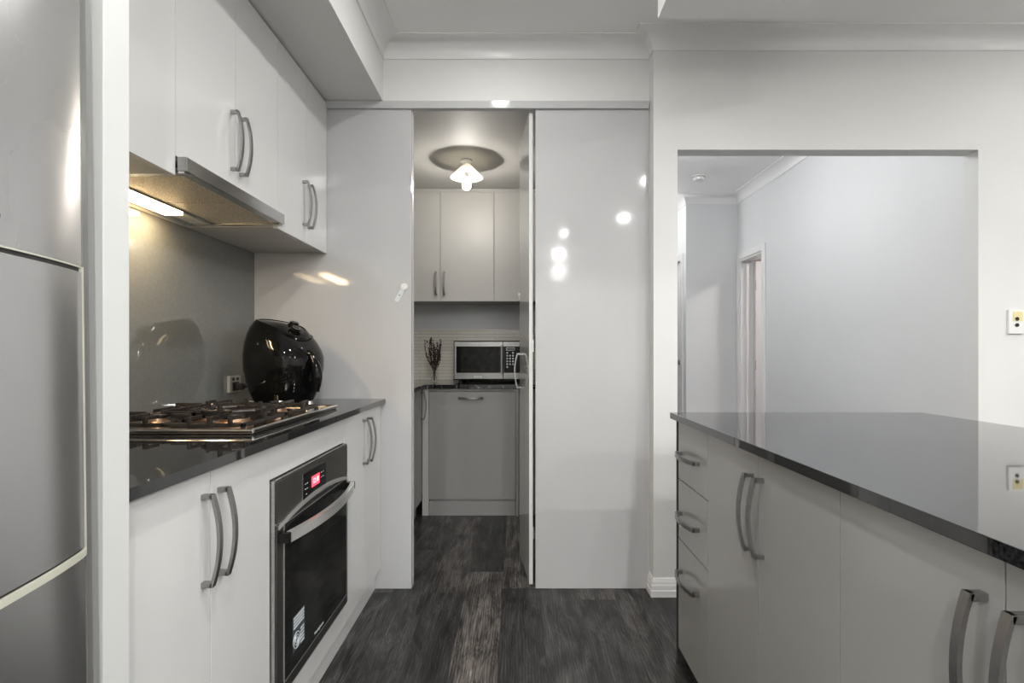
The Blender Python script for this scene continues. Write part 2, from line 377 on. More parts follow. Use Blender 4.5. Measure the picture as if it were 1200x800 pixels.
# ---- hall
HC = 2.625
struct(box('ceiling_hall', M['paint_white'], (.55, 2.24, 2.547, 8.1, HC, HC+.06)))
mb = MB()
mb.box(2.12, 2.24, OY1, 4.63, 0, HC); mb.box(2.12, 2.24, 5.10, 5.29, 0, HC); mb.box(2.12, 2.24, 4.63, 5.10, 2.0, HC)
struct(mb.build('wall_hall_right', M['hall_paint']))
struct(box('wall_hall_end', M['hall_paint'], (1.627, 2.12, 5.17, 5.29, 0, HC)))
mb = MB(); mb.box(1.627, 1.73, 5.29, 5.31, 0, HC); mb.box(1.627, 1.73, 6.06, 8.0, 0, HC); mb.box(1.627, 1.73, 5.31, 6.06, 2.04, HC)
struct(mb.build('wall_hall_side', M['hall_paint']))
struct(box('wall_hall_left', M['hall_paint'], (.60, .70, 2.60, 8.0, 0, HC)))
struct(box('wall_hall_far', M['hall_paint'], (.60, 1.73, 8.0, 8.1, 0, HC)))
struct(MB().sweep([(1.627, 7.9), (1.627, 5.17), (2.12, 5.17), (2.12, 2.55)], cove(HC, .075)).build('trim_4', M['trim'], rad=50))
struct(MB().sweep([(1.627, 5.17), (2.12, 5.17)], skp).build('baseboard_hall', M['trim'], rad=20))
# hall door in the side wall
d = sroot('door_1', (1.627, 5.31, 0))
mb = MB(); mb.box(1.615, 1.627, 5.255, 5.325, 0, 2.09, bev=.003); mb.box(1.615, 1.627, 6.045, 6.11, 0, 2.09, bev=.003); mb.box(1.615, 1.627, 5.325, 6.045, 2.03, 2.09, bev=.003)
mb.build('door_frame', M['trim'], d)
mb = MB(); mb.box(1.64, 1.675, 5.325, 6.045, .008, 2.028)
for z0, z1 in ((.15, .85), (1.0, 1.9)): mb.box(1.636, 1.642, 5.42, 5.95, z0, z1, bev=.003)
mb.build('door_leaf', M['trim'], d)
mb = MB(); mb.cyl((1.64, 5.40, 1.02), (1.615, 5.40, 1.02), .026, n=24); mb.cyl((1.615, 5.40, 1.02), (1.585, 5.40, 1.02), .009, n=12); mb.tube([(1.588, 5.40, 1.02), (1.586, 5.45, 1.02), (1.588, 5.51, 1.018)], .008)
mb.build('door_handle', M['nickel'], d)
# doorway at the end of the right hall wall
d = sroot('door_2', (2.12, 4.63, 0))
mb = MB(); mb.box(2.106, 2.12, 4.575, 4.632, 0, 2.055, bev=.003); mb.box(2.106, 2.12, 5.098, 5.155, 0, 2.055, bev=.003); mb.box(2.106, 2.12, 4.632, 5.098, 1.998, 2.055, bev=.003)
mb.build('architrave', M['trim'], d)
mb = MB(); mb.box(2.12, 2.24, 5.082, 5.10, 0, 2.0); mb.box(2.12, 2.24, 4.63, 4.648, 0, 2.0); mb.box(2.12, 2.24, 4.648, 5.082, 1.982, 2.0)
mb.box(2.17, 2.19, 5.068, 5.082, 0, 1.982)
mb.build('door_jamb', M['trim'], d)
mb = MB(); mb.box(2.245, 2.83, 5.045, 5.08, .01, 1.975); mb.build('door_leaf', M['trim'], d)
mb = MB()
for z in (.25, 1.0, 1.75): mb.cyl((2.243, 5.05, z-.045), (2.243, 5.05, z+.045), .006, n=10)
mb.build('hinge', M['chrome'], d)
struct(box('wall_bedroom_far', M['pink_paint'], (2.24, 4.4, 6.4, 6.5, 0, HC)))
struct(box('wall_bedroom_right', M['pink_paint'], (4.3, 4.4, 2.6, 6.4, 0, HC)))
struct(box('wall_bedroom_near', M['pink_paint'], (2.24, 4.3, 2.55, 2.6, 0, HC)))
struct(box('ceiling_bedroom', M['paint_white'], (2.24, 4.4, 2.547, 6.5, HC, HC+.06)))
# ---- pantry
PC = 2.32
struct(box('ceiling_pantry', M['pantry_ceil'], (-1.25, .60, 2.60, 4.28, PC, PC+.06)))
struct(box('wall_pantry_back', M['hall_paint'], (-1.25, .60, 4.28, 4.38, 0, PC+.06)))

# ------------------------------------------------------------------ lamps
def downlight(i, x, y, z, wt, col=(1, .985, .965)):
    names = {0: 'round recessed downlight in the aisle ceiling nearest the pantry', 1: 'round recessed downlight in the aisle ceiling beside the fridge',
             2: 'round downlight in the dropped panel above the far half of the island', 3: 'round downlight in the dropped panel above the near half of the island',
             4: 'round downlight in the living room ceiling just behind the kitchen', 5: 'round downlight in the living room ceiling nearest the rear wall',
             6: 'round downlight in the ceiling right of the hall opening', 7: 'added round downlight, unseen fill right of the island',
             8: 'added round downlight, unseen fill in the right rear of the living room', 9: 'added round downlight, unseen fill in the left rear of the room'}
    t = thing('downlight', names[i], 'ceiling light', (x, y, z), 'recessed downlights')
    MB().lathe([(.038, -.004), (.052, -.006), (.054, -.001), (.054, -.0002), (.038, -.0002)], (x, y, z), 32, close=True).build('trim_ring', M['white_plastic'], t)
    MB().lathe([(.0, -.0015), (.038, -.0015), (.038, -.0003), (0, -.0003)], (x, y, z), 32, close=True).build('lens', M['lens'], t)
    ld = bpy.data.lights.new('downlight_lamp', 'AREA'); ld.shape = 'DISK'; ld.size = .075; ld.energy = wt; ld.color = col
    lo = bpy.data.objects.new('lamp', ld); C.objects.link(lo); lo.parent = t; lo.location = (0, 0, -.008)
for i, a in enumerate(DOWN): downlight(i, *a)

# pantry pendant
px, py = -.315, 3.35
t = thing('ceiling_lamp', 'small white cone glass ceiling lamp glowing in the pantry', 'ceiling light', (px, py, PC))
MB().lathe([(.034, 0), (.036, -.012), (.030, -.018), (.012, -.02), (.012, -.026)], (px, py, PC), 32).build('ceiling_rose', M['white_plastic'], t)
MB().lathe([(.013, -.024), (.022, -.028), (.10, -.108), (.102, -.112), (.098, -.112), (.020, -.034), (.013, -.03)], (px, py, PC), 48, close=True).build('lamp_shade', M['shade'], t, rad=60)
MB().lathe([(.0, -.190), (.014, -.186), (.025, -.175), (.029, -.160), (.026, -.145), (.016, -.125), (.012, -.11), (0, -.11)], (px, py, PC), 32, close=True).build('bulb', M['bulb'], t, rad=70)
MB().cyl((px, py, PC-.108), (px, py, PC-.02), .0115, n=20).build('lamp_holder', M['white_plastic'], t)
ld = bpy.data.lights.new('pantry_lamp', 'POINT'); ld.energy = PANTRY_W; ld.color = (1, .95, .87); ld.shadow_soft_size = .031
lo = bpy.data.objects.new('lamp', ld); C.objects.link(lo); lo.parent = t; lo.location = (0, 0, -.166)

# hall lamp (just out of sight above the opening)
hx, hy = .98, 3.35
t = thing('ceiling_lamp', 'round frosted ceiling lamp of the hall, behind the opening head', 'ceiling light', (hx, hy, HC))
MB().lathe([(.13, 0), (.135, -.02), (.12, -.025)], (hx, hy, HC), 40).build('lamp_base', M['white_plastic'], t)
MB().lathe([(.118, -.025), (.112, -.05), (.08, -.075), (0, -.085)], (hx, hy, HC), 40).build('lamp_shade', M['hall_lens'], t, rad=70)
ld = bpy.data.lights.new('hall_lamp', 'POINT'); ld.shadow_soft_size = .1; ld.energy = HALL_W; ld.color = (.98, .99, 1)
lo = bpy.data.objects.new('lamp', ld); C.objects.link(lo); lo.parent = t; lo.location = (0, 0, -.2)
t = thing('ceiling_lamp', 'added round ceiling lamp, unseen fill light further along the hall', 'ceiling light', (1.05, 5.3, HC))  # second hall lamp, out of view, added to even out the hall light
MB().lathe([(.13, 0), (.135, -.02), (.12, -.03), (0, -.04)], (1.05, 5.3, HC), 40).build('lamp_shade', M['hall_lens'], t)
ld = bpy.data.lights.new('hall_lamp', 'POINT'); ld.shadow_soft_size = .1; ld.energy = HALL_W*.5; ld.color = (.98, .99, 1)
lo = bpy.data.objects.new('lamp', ld); C.objects.link(lo); lo.parent = t; lo.location = (0, 0, -.2)
ld = bpy.data.lights.new('bedroom_lamp', 'AREA'); ld.shape = 'DISK'; ld.size = .2; ld.energy = 14; ld.color = (1, .93, .9)
t = thing('ceiling_lamp', 'round frosted ceiling lamp of the room beyond the hall doorway', 'ceiling light', (3.2, 4.6, HC))
MB().lathe([(.13, 0), (.135, -.02), (.12, -.03), (0, -.04)], (3.2, 4.6, HC), 40).build('lamp_shade', M['hall_lens'], t)
lo = bpy.data.objects.new('lamp', ld); C.objects.link(lo); lo.parent = t; lo.location = (0, 0, -.05)

# unseen globe pendants, added as fill light behind and right of the camera
for (ax, ay, dp, wt, lab) in ((.62, -2.95, .26, 1.1, 'added opal globe pendant, unseen fill light nearest the rear wall'), (2.7, -.9, .6, 1.9, 'added opal globe pendant, unseen fill light over the dining side'), (-.30, -.80, .66, 2.6, 'added opal globe pendant, unseen fill light just behind the kitchen aisle'), (3.3, .9, .6, .3, 'added opal globe pendant, unseen fill light right of the hall opening')):
    t = thing('added_fill_pendant', lab, 'added fill lamp', (ax, ay, CEIL), 'added fill pendants')
    MB().lathe([(.05, 0), (.05, -.012), (.02, -.02), (0, -.02)], (ax, ay, CEIL), 28).build('ceiling_rose', M['white_plastic'], t)
    MB().cyl((ax, ay, CEIL-.02), (ax, ay, CEIL-dp+.09), .004, n=10).build('cord', M['white_plastic'], t)
    MB().lathe([(0, -dp-.08)]+[(.08*math.sin(PI*k/14), -dp-.08*math.cos(PI*k/14)) for k in range(1, 14)]+[(.02, .075-dp), (.02, .09-dp), (0, .09-dp)], (ax, ay, CEIL), 32).build('globe', M['globe'], t, rad=60)
    ld = bpy.data.lights.new('pendant', 'POINT'); ld.energy = FILL_PEND_W*wt; ld.shadow_soft_size = .082; ld.color = (1, .99, .975)
    lo = bpy.data.objects.new('lamp', ld); C.objects.link(lo); lo.parent = t; lo.location = (0, 0, -dp)

# smoke detector
t = thing('smoke_detector', 'round white smoke detector on the hall ceiling', 'smoke detector', (1.555, 4.59, HC))
c = (1.555, 4.59, HC)
MB().lathe([(.058, 0), (.060, -.006), (.054, -.010), (.050, -.011)], c, 40).build('mounting_base', M['white_plastic'], t)
MB().lathe([(.046, -.011), (.050, -.018), (.046, -.034), (.030, -.042), (0, -.044)], c, 40).build('sensor_cover', M['white_plastic'], t)
MB().lathe([(.0475, -.012), (.0475, -.016)], c, 40).build('vent_slot', M['gap'], t)

# ------------------------------------------------------------------ bow handle prototypes
def handle_mesh(L=.19, w=.013, t=.0065, foot=.017, bow=.016):
    mb = MB(); n = 16; outer = []; inner = []
    for k in range(n+1):
        z = -L/2+L*k/n; q = 1-(2*z/L)**2
        outer.append((foot+t+bow*q, z)); inner.append((foot+(bow)*q-.0, z))
    poly = outer+inner[::-1]
    mb.prism([(a, b) for a, b in poly], -w/2, w/2, 'y')     # x outward, z along
    for s in (-1, 1): mb.box(0, foot+t*.9, -w/2, w/2, s*L/2-.0105*(s > 0), s*L/2+.0105*(s < 0), bev=.001)
    bmesh.ops.recalc_face_normals(mb.bm, faces=mb.bm.faces)
    me = bpy.data.meshes.new('handle'); mb.bm.to_mesh(me); mb.bm.free(); me.shade_smooth(); me.set_sharp_from_angle(angle=R(30)); me.materials.append(M['nickel'])
    return me
HM = handle_mesh(); HM18 = handle_mesh(.17)
def handle(parent, p, face='+x', horiz=False, me=None):
    o = bpy.data.objects.new('handle', me or HM); C.objects.link(o)
    off = Vector((0, 0, 0)); q = parent
    while q is not None: off += Vector(q.location); q = q.parent
    o.parent = parent; o.location = Vector(p)-off
    wn_ = o.modifiers.new('weighted_normal', 'WEIGHTED_NORMAL'); wn_.weight = 100; wn_.keep_sharp = True
    rz = {'+x': 0, '-x': PI, '-y': -PI/2}[face]
    m = Matrix.Rotation(rz, 4, 'Z')
    if horiz: m = m @ Matrix.Rotation(PI/2, 4, 'X')
    o.rotation_euler = m.to_euler()
    return o

# ------------------------------------------------------------------ pantry joinery front
JY = 2.54
tag(box('joinery_panel', M['panel'], (-1.249, -.50, JY, JY+.018, 0.001, 2.268), bev=.0012), 'tall glossy grey panel between the cooktop bench and the pantry opening', 'panel', None)
tag(box('joinery_panel', M['panel'], (.087, .622, JY+.002, JY+.02, 0.001, 2.268), bev=.0012), 'tall glossy grey panel right of the pantry opening, with lamp reflections', 'panel', None)
tag(box('header_rail', M['panel'], (-1.249, .622, JY-.012, JY+.02, 2.269, 2.304), bev=.001), 'narrow grey rail running above the pantry opening', 'rail')
struct(box('trim_5', M['paint'], (-1.249, -.50, JY+.0185, JY+.06, 0, 2.268)))
struct(box('trim_6', M['paint'], (.10, .60, JY+.0205, JY+.06, 0, 2.268)))
struct(box('wall_pantry_right', M['hall_paint'], (.60, .627, 2.547, 4.38, 0, CEIL)))
# open pantry door leaf
dl = sroot('door_3', (.066, 2.565, 0))
MB().box(.057, .075, 2.565, 2.955, .012, 2.262, bev=.001).build('door_leaf', M['panel'], dl)
MB().box(.0572, .0748, 2.5635, 2.5649, .012, 2.262).build('edge_strip', M['white_edge'], dl)
mb = MB()
for z in (.25, 1.15, 2.13): mb.box(.0752, .082, 2.570, 2.60, z-.028, z+.028, bev=.001); mb.cyl((.081, 2.566, z-.02), (.081, 2.566, z+.02), .0035, n=10)
mb.build('hinge', M['chrome'], dl)
handle(dl, (.057, 2.88, 1.02), '-x')
mb = MB(); mb.cyl((.0569, 2.93, 1.435), (.046, 2.93, 1.435), .010, n=20, bev=.002); mb.box(.050, .0555, 2.925, 2.935, 1.405, 1.435, bev=.001); mb.build('child_latch', M['white_plastic'], dl)
dl.rotation_euler = (0, 0, R(6.3))

# child latch on left panel
lx, lz = -.5333, 1.429
t = thing('child_latch', 'small white child safety latch with clear strap on the grey panel beside the pantry', 'latch', (lx, JY, lz))
MB().cyl((lx, JY-.0005, lz), (lx, JY-.010, lz), .0165, n=32, bev=.003).build('latch_button', M['white_plastic'], t)
ang = math.atan2(-.062, -.034)
def along(s_, n_): return (lx+s_*math.cos(ang)-n_*math.sin(ang), lz+s_*math.sin(ang)+n_*math.cos(ang))
poly = [along(.01, -.011), along(.068, -.011)]+[along(.068+.013*math.sin(a), -.013*math.cos(a)) for a in [PI*k/10 for k in range(11)]]+[along(.068, .011), along(.01, .011)]
MB().prism(poly, JY-.0045, JY-.0006, 'y').build('latch_strap', M['print_white'], t)
q = along(.045, 0); MB().cyl((q[0], JY-.0046, q[1]), (q[0], JY-.007, q[1]), .004, n=14).build('latch_pin', M['nickel'], t)

# ------------------------------------------------------------------ left upper cupboards
UX = -.90
def upper_cab(label, y0, y1, z0, doors, hz, handles):
    t = thing('wall_cabinet', label, 'cabinet', (-1.075, (y0+y1)/2, z0), 'gloss wall cabinets above the cooktop bench')
    MB().box(-1.249, UX-.019, y0+.0005, y1-.0005, z0+.004, 2.303).build('body', M['carcass'], t)
    n = len(doors)-1
    for k in range(n):
        a, b = doors[k]+.001, doors[k+1]-.001
        dr = MB().box(UX-.018, UX, a, b, z0, 2.297, bev=.0012).build('door', M['laminate'], t)
        hy_ = handles[k]
        if hy_ is not None: handle(dr, (UX, hy_, hz), '+x')
    return t
upper_cab('gloss light grey wall cabinet next to the white fridge panel', .857, 1.415, 1.585, [.857, 1.415], 1.75, [None])
upper_cab('gloss light grey two-door wall cabinet directly above the range hood', 1.415, 2.017, 1.637, [1.415, 1.716, 2.017], 1.785, [1.69, 1.745])
upper_cab('gloss light grey two-door wall cabinet at the corner beside the pantry panel', 2.017, 2.539, 1.585, [2.017, 2.285, 2.537], 1.745, [2.255, 2.31])

# range hood
t = thing('range_hood', 'slide-out steel range hood with a lit lamp under the wall cabinets', 'range hood', (-1.05, 1.716, 1.592))
mb = MB(); mb.box(-1.215, -.905, 1.42, 2.012, 1.606, 1.632)
for b in ((-1.215, -.88, 1.42, 1.445), (-1.215, -.88, 1.987, 2.012)): mb.box(b[0], b[1], b[2], b[3], 1.592, 1.607)
mb.box(-1.215, -1.202, 1.445, 1.987, 1.592, 1.607); mb.box(-1.137, -1.127, 1.445, 1.987, 1.592, 1.607)
mb.box(-.905, -.88, 1.445, 1.987, 1.596, 1.607)
mb.build('hood_body', M['steel'], t)
MB().box(-.897, -.872, 1.418, 2.014, 1.597, 1.635, bev=.002).build('slide_front', M['hood_front'], t)
MB().box(-.8955, -.8735, 1.4145, 1.4178, 1.598, 1.634, bev=.0008).build('end_cap', M['nickel'], t)
for a, b in ((1.447, 1.714), (1.718, 1.985)): MB().box(-1.126, -.906, a, b, 1.597, 1.605, bev=.001).build('grease_filter', M['filter'], t)
MB().box(-1.201, -1.138, 1.447, 1.83, 1.585, 1.603, bev=.003).build('lamp_lens', M['lens_warm'], t)
MB().box(-1.201, -1.138, 1.832, 1.985, 1.5945, 1.603, bev=.002).build('unlit_lens', M['lens_off'], t)
MB().box(-.93, -.9055, 1.90, 1.95, 1.5925, 1.5965, bev=.001).build('switch', M['red'] if False else M['nickel'], t)
ld = bpy.data.lights.new('hood_lamp', 'AREA'); ld.shape = 'RECTANGLE'; ld.size = .055; ld.size_y = .36; ld.energy = HOOD_W; ld.color = (1, .80, .55)
lo = bpy.data.objects.new('lamp', ld); C.objects.link(lo); lo.parent = t; lo.location = (-1.1695+1.05, 1.64-1.716, -.008)

# splashback
tag(box('splashback', M['splash'], (-1.249, -1.243, .86, 2.539, .9005, 1.588)), 'glossy grey-green glass splashback behind the cooktop', 'splashback')

# ------------------------------------------------------------------ left base run
BX = -.645
tag(box('benchtop', M['black_stone'], (-1.249, -.622, .857, 2.539, .878, .900), bev=.0012), 'black polished stone benchtop carrying the gas cooktop', 'benchtop')
tag(box('kickboard', M['laminate'], (-.69, -.672, .857, 2.539, 0.0005, .094)), 'light grey kickboard under the oven run', 'kickboard')
t = thing('base_cabinet', 'light grey two-door base cabinet between the fridge panel and the oven', 'cabinet', (-.95, 1.13, .097), 'gloss base cabinets of the oven run')
MB().box(-1.249, BX-.019, .857, 1.399, .097, .877).build('body', M['carcass'], t)
for a, b, h in ((.858, 1.129, 1.10), (1.131, 1.399, 1.160)):
    dr = MB().box(BX-.018, BX, a, b, .098, .872, bev=.0012).build('door', M['laminate'], t); handle(dr, (BX, h, .733), '+x')
t = thing('base_cabinet', 'narrow light grey two-door base cabinet between the oven and the pantry panel', 'cabinet', (-.95, 2.27, .097), 'gloss base cabinets of the oven run')
MB().box(-1.249, BX-.019, 2.002, 2.538, .097, .877).build('body', M['carcass'], t)
for a, b, h in ((2.003, 2.278, 2.245), (2.280, 2.534, 2.31)):
    dr = MB().box(BX-.018, BX, a, b, .098, .872, bev=.0012).build('door', M['laminate'], t); handle(dr, (BX, h, .745), '+x')
tag(box('filler_panel', M['laminate'], (BX-.018, BX, 1.401, 2.001, .785, .872), bev=.0012), 'light grey panel between the black bench edge and the top of the oven', 'panel')
t = thing('oven_plinth_box', 'low light grey cabinet base under the oven', 'cabinet', (-.95, 1.70, .097))
MB().box(-1.249, BX-.019, 1.401, 2.000, .097, .1845).build('body', M['carcass'], t)
MB().box(BX-.018, BX, 1.401, 2.001, .098, .187, bev=.0012).build('bottom_panel', M['laminate'], t)

# oven
OZ0, OZ1, OXF = .190, .781, -.630
y0, y1 = 1.404, 1.998
t = thing('oven', 'black and steel built-in electric oven under the cooktop bench', 'oven', (-.90, 1.70, OZ0))
MB().box(-1.18, -.6645, 1.418, 1.982, .195, .775).build('oven_body', M['oven_grey'], t)
MB().box(-.664, OXF-.004, y0, y1, OZ0, OZ1, bev=.001).build('outer_frame', M['steel'], t)
cp = MB().box(OXF-.006, OXF, y0+.006, y1-.006, .667, OZ1-.006, bev=.001).build('control_panel', M['oven_grey'], t)
# display unit
MB().box(OXF-.001, OXF+.0012, 1.575, 1.768, .672, .762, bev=.0008).build('display_frame', M['chrome'], t)
ds = MB().box(OXF, OXF+.0022, 1.578, 1.764, .675, .759).build('display', M['black_glass'], t)
MB().box(OXF+.002, OXF+.0027, 1.640, 1.705, .706, .738).build('clock_window', M['red'], ds)
text('clock_digits', '12:18', .022, M['red_bright'], ds, frame_mtx((OXF+.0029, 1.6725, .722), (0, 1, 0), (0, 0, 1)), .0002)
for yy, zz in ((1.592, .728), (1.606, .728), (1.592, .713), (1.606, .713), (1.60, .697), (1.722, .735), (1.738, .735), (1.722, .72), (1.738, .72)): MB().box(OXF+.002, OXF+.0026, yy-.004, yy+.004, zz-.0012, zz+.0012).build('symbol', M['print_white'], ds)
# silver arc between panel and door
arc = []; n = 20
for k in range(n+1): yy = y0+.012+(y1-y0-.024)*k/n; q = 1-((yy-1.701)/.285)**2; arc.append((yy, .660+.030*max(0, q)))
low = [(p[0], p[1]-.010-.004*max(0, 1-((p[0]-1.701)/.285)**2)) for p in arc]
MB().prism(arc+low[::-1], OXF-.004, OXF+.004, 'x').build('arc_trim', M['oven_handle'], t)
dr = MB().box(OXF-.008, OXF, y0+.004, y1-.004, OZ0+.003, .662, bev=.0015).build('oven_door', M['oven_grey'], t)
MB().box(OXF-.002, OXF+.0018, y0+.043, y1-.018, .2255, .655, bev=.0006).build('glass_edge', M['oven_handle'], dr)
gl = MB().box(OXF-.001, OXF+.0024, y0+.047, y1-.024, .2305, .6545, bev=.0006).build('door_glass', M['black_glass'], dr)
MB().box(OXF+.002, OXF+.0028, y0+.085, y1-.06, .262, .59).build('inner_window', M['window_glass'], dr)
# handle: bowed bar
mb = MB(); pts = []
for k in range(17):
    u = -1+2*k/16; pts.append((OXF+.024+.030*(1-u*u), 1.701+.275*u, .628))
for a, b in zip(pts, pts[1:]):
    pass
outer = [(p[0]+.007, p[1]) for p in pts]; inner = [(p[0]-.007, p[1]) for p in pts]
mb.prism(outer+inner[::-1], .615, .643, 'z')
hd = mb.build('oven_handle', M['oven_handle'], dr)
for s in (-1, 1): MB().box(OXF+.0005, OXF+.030, 1.701+s*.275-.014, 1.701+s*.275+.014, .615, .642, bev=.002).build('handle_bracket', M['black_gloss'], dr)
text('brand_text', 'Westinghouse', .0135, M['print_white'], dr, frame_mtx((OXF+.0026, 1.70, .246), (0, 1, 0), (0, 0, 1)), .0003)
st = MB().box(OXF+.0028, OXF+.0034, 1.500, 1.583, .275, .375).build('sticker', M['print_dark'], dr)
mb = MB()
for k in range(4): mb.box(OXF+.0034, OXF+.0039, 1.505, 1.578, .372-.009*k-.006, .372-.009*k)
for rr in (.022, .014, .007):
    pts = [(OXF+.0037, 1.525+rr*math.cos(a), .303+rr*math.sin(a)) for a in [2*PI*k/20 for k in range(21)]]; mb.tube(pts, .0016, 4)
for k in range(5): mb.box(OXF+.0034, OXF+.0039, 1.552, 1.578, .278+.010*k, .284+.010*k)
mb.build('sticker_print', M['print_white'], st)

# ------------------------------------------------------------------ cooktop
HX0, HX1, HY0, HY1, HZ = -1.19, -.702, 1.425, 2.085, .9
t = thing('cooktop', 'stainless gas cooktop with black cast iron trivets on the benchtop', 'cooktop', (-.945, 1.75, HZ))
mb = MB(); mb.box(HX0, HX1, HY0, HY1, .9003, .9065, bev=.002); mb.build('tray', M['hob_steel'], t)
mb = MB()
r0 = .0055
mb.tube([(HX0, HY0, .911), (HX1, HY0, .911)], r0); mb.tube([(HX1, HY0, .911), (HX1, HY1, .911)], r0); mb.tube([(HX1, HY1, .911), (HX0, HY1, .911)], r0); mb.tube([(HX0, HY1, .911), (HX0, HY0, .911)], r0)
mb.build('rolled_edge', M['chrome'], t)
burn = [(-1.06, 1.575, .030), (-.83, 1.575, .042), (-1.06, 1.85, .048), (-.83, 1.85, .030)]
for bx_, by_, br_ in burn:
    bb = MB().lathe([(br_*1.25, 0), (br_*1.2, .008), (br_*1.02, .012), (br_*.98, .02), (0, .02)], (bx_, by_, .9065), 36).build('burner', M['burner'], t)
    MB().lathe([(br_*.92, .0), (br_*.95, .004), (br_*.85, .009), (0, .010)], (bx_, by_, .9267), 36).build('burner_cap', M['iron'], bb)
def grate(xa, xb, ya, yb, burners):
    mb = MB(); zb, zt = .9165, .934
    for (a, b, c, d_) in ((xa, xb, ya, ya+.011), (xa, xb, yb-.011, yb), (xa, xa+.011, ya, yb), (xb-.011, xb, ya, yb)):
        mb.box(a, b, c, d_, zb, zb+.011, bev=.002)
    for fx in (xa+.006, xb-.006):
        for fy in (ya+.006, yb-.006): mb.cyl((fx, fy, .9068), (fx, fy, zb+.003), .0065, n=10)
    for cx, cy in burners:
        rr = .028
        # raised fingers, coming in from the frame on four sides, plus stubs standing on the frame
        for dx, dy in ((1, 0), (-1, 0), (0, 1), (0, -1)):
            if dx: ex = (xb-.005) if dx > 0 else (xa+.005); ex = max(min(ex, cx+.115), cx-.115); e = (ex, cy)
            else: ey = (yb-.005) if dy > 0 else (ya+.005); e = (cx, ey)
            s_ = (cx+dx*rr, cy+dy*rr)
            x0, x1 = sorted((e[0], s_[0])); y0_, y1_ = sorted((e[1], s_[1]))
            if dx: y0_ -= .004; y1_ += .004
            else: x0 -= .004; x1 += .004
            mb.box(x0, x1, y0_, y1_, zt-.002, zt+.011, bev=.0015)
            mb.box(e[0]-.006, e[0]+.006, e[1]-.006, e[1]+.006, zb+.004, zt+.010, bev=.0015)
    for cx, cy in burners:
        for ox in (-.055, .055):
            for e0, dr_ in ((ya+.005, 1), (yb-.005, -1)):
                y0_, y1_ = sorted((e0, e0+dr_*.055))
                mb.box(cx+ox-.0035, cx+ox+.0035, y0_, y1_, zt+.001, zt+.010, bev=.0012)
                mb.box(cx+ox-.005, cx+ox+.005, e0-.005, e0+.005, zb+.004, zt+.009, bev=.0012)
        ring = [(cx+.034*math.cos(a), cy+.034*math.sin(a), zt+.002) for a in [2*PI*k/24 for k in range(25)]]
        mb.tube(ring, .0035, 6)
    mid = (xa+xb)/2
    mb.box(mid-.005, mid+.005, ya, yb, zb, zb+.012, bev=.0015)
    for k in (-.05, .05):
        mb.box(mid-.028, mid+.028, (ya+yb)/2+k-.004, (ya+yb)/2+k+.004, zt-.002, zt+.010, bev=.0015)
        mb.box(mid-.005, mid+.005, (ya+yb)/2+k-.006, (ya+yb)/2+k+.006, zb+.004, zt+.002)
    return mb.build('trivet', M['iron'], t)
grate(-1.175, -.735, 1.445, 1.708, [(-1.06, 1.575), (-.83, 1.575)])
grate(-1.175, -.735, 1.716, 1.985, [(-1.06, 1.85), (-.83, 1.85)])
# octagonal wok ring on the near front burner
mb = MB(); pts = [(-.83+.082*math.cos(a), 1.575+.082*math.sin(a), .9525) for a in [2*PI*(k+.5)/8 for k in range(9)]]
for a, b in zip(pts, pts[1:]): mb.tube([a, b], .0055, 8)
for k in range(4):
    a = PI/2*k; mb.box(-.83+.076*math.cos(a)-.005, -.83+.076*math.cos(a)+.005, 1.575+.076*math.sin(a)-.005, 1.575+.076*math.sin(a)+.005, .945, .975, bev=.001)
mb.build('wok_ring', M['iron'], t)
for kx in (-1.12, -1.01, -.90, -.79):
    k_ = MB().lathe([(.019, 0), (.019, .006), (.016, .010), (.0145, .026), (.012, .029), (0, .029)], (kx, 2.035, .9066), 28).build('knob', M['chrome'], t)

# ------------------------------------------------------------------ air fryer
fx0, fy0 = -.985, 2.27
t = thing('air_fryer', 'glossy black egg-shaped air fryer on the benchtop corner', 'air fryer', (fx0, fy0, .9))
def fry_ring(tt, sc=1.0, lift=0.0):
    ks = [(0, .108), (.04, .118), (.15, .132), (.3, .146), (.45, .154), (.6, .155), (.72, .149), (.84, .137), (.93, .122), (1.0, .104)]
    for (a, ra), (b, rb) in zip(ks, ks[1:]):
        if a <= tt <= b: f = (tt-a)/(b-a); f = f*f*(3-2*f)*.35+f*.65; r = ra+(rb-ra)*f; break
    out = []
    for k in range(48):
        a = 2*PI*k/48; ca, sa = math.cos(a), math.sin(a); e = .86
        x = r*sc*math.copysign(abs(ca)**e, ca); y = r*.96*sc*math.copysign(abs(sa)**e, sa)
        tilt = max(0, tt-.45)/.55
        z = .012+.318*tt - tilt**1.5*.26*x - tilt**2*.9*max(0, x)**2/.11*.1*3 + lift
        out.append((fx0+x-.012*tilt**2, fy0+y, .9+z))
    return out
mb = MB(); rings = [[mb.bm.verts.new(p) for p in fry_ring(k/28)] for k in range(29)]
for sc, lf in ((.95, .006), (.88, .009)): rings.append([mb.bm.verts.new(p) for p in fry_ring(1.0, sc, lf)])
for sc, lf in ((.85, .006), (.6, .010), (.3, .013), (.05, .014)): rings.append([mb.bm.verts.new(p) for p in fry_ring(1.0, sc, lf)])
for a, b in zip(rings, rings[1:]):
    for k in range(48): mb.bm.faces.new((a[k], a[(k+1) % 48], b[(k+1) % 48], b[k]))
mb.bm.faces.new(rings[0][::-1]); mb.bm.faces.new(rings[-1])
body = mb.build('body', M['black_gloss'], t, rad=40)
for sx in (-1, 1):
    for sy in (-1, 1): MB().cyl((fx0+sx*.075, fy0+sy*.07, .9004), (fx0+sx*.075, fy0+sy*.07, .914), .012, n=14).build('foot', M['black_matt'], t)
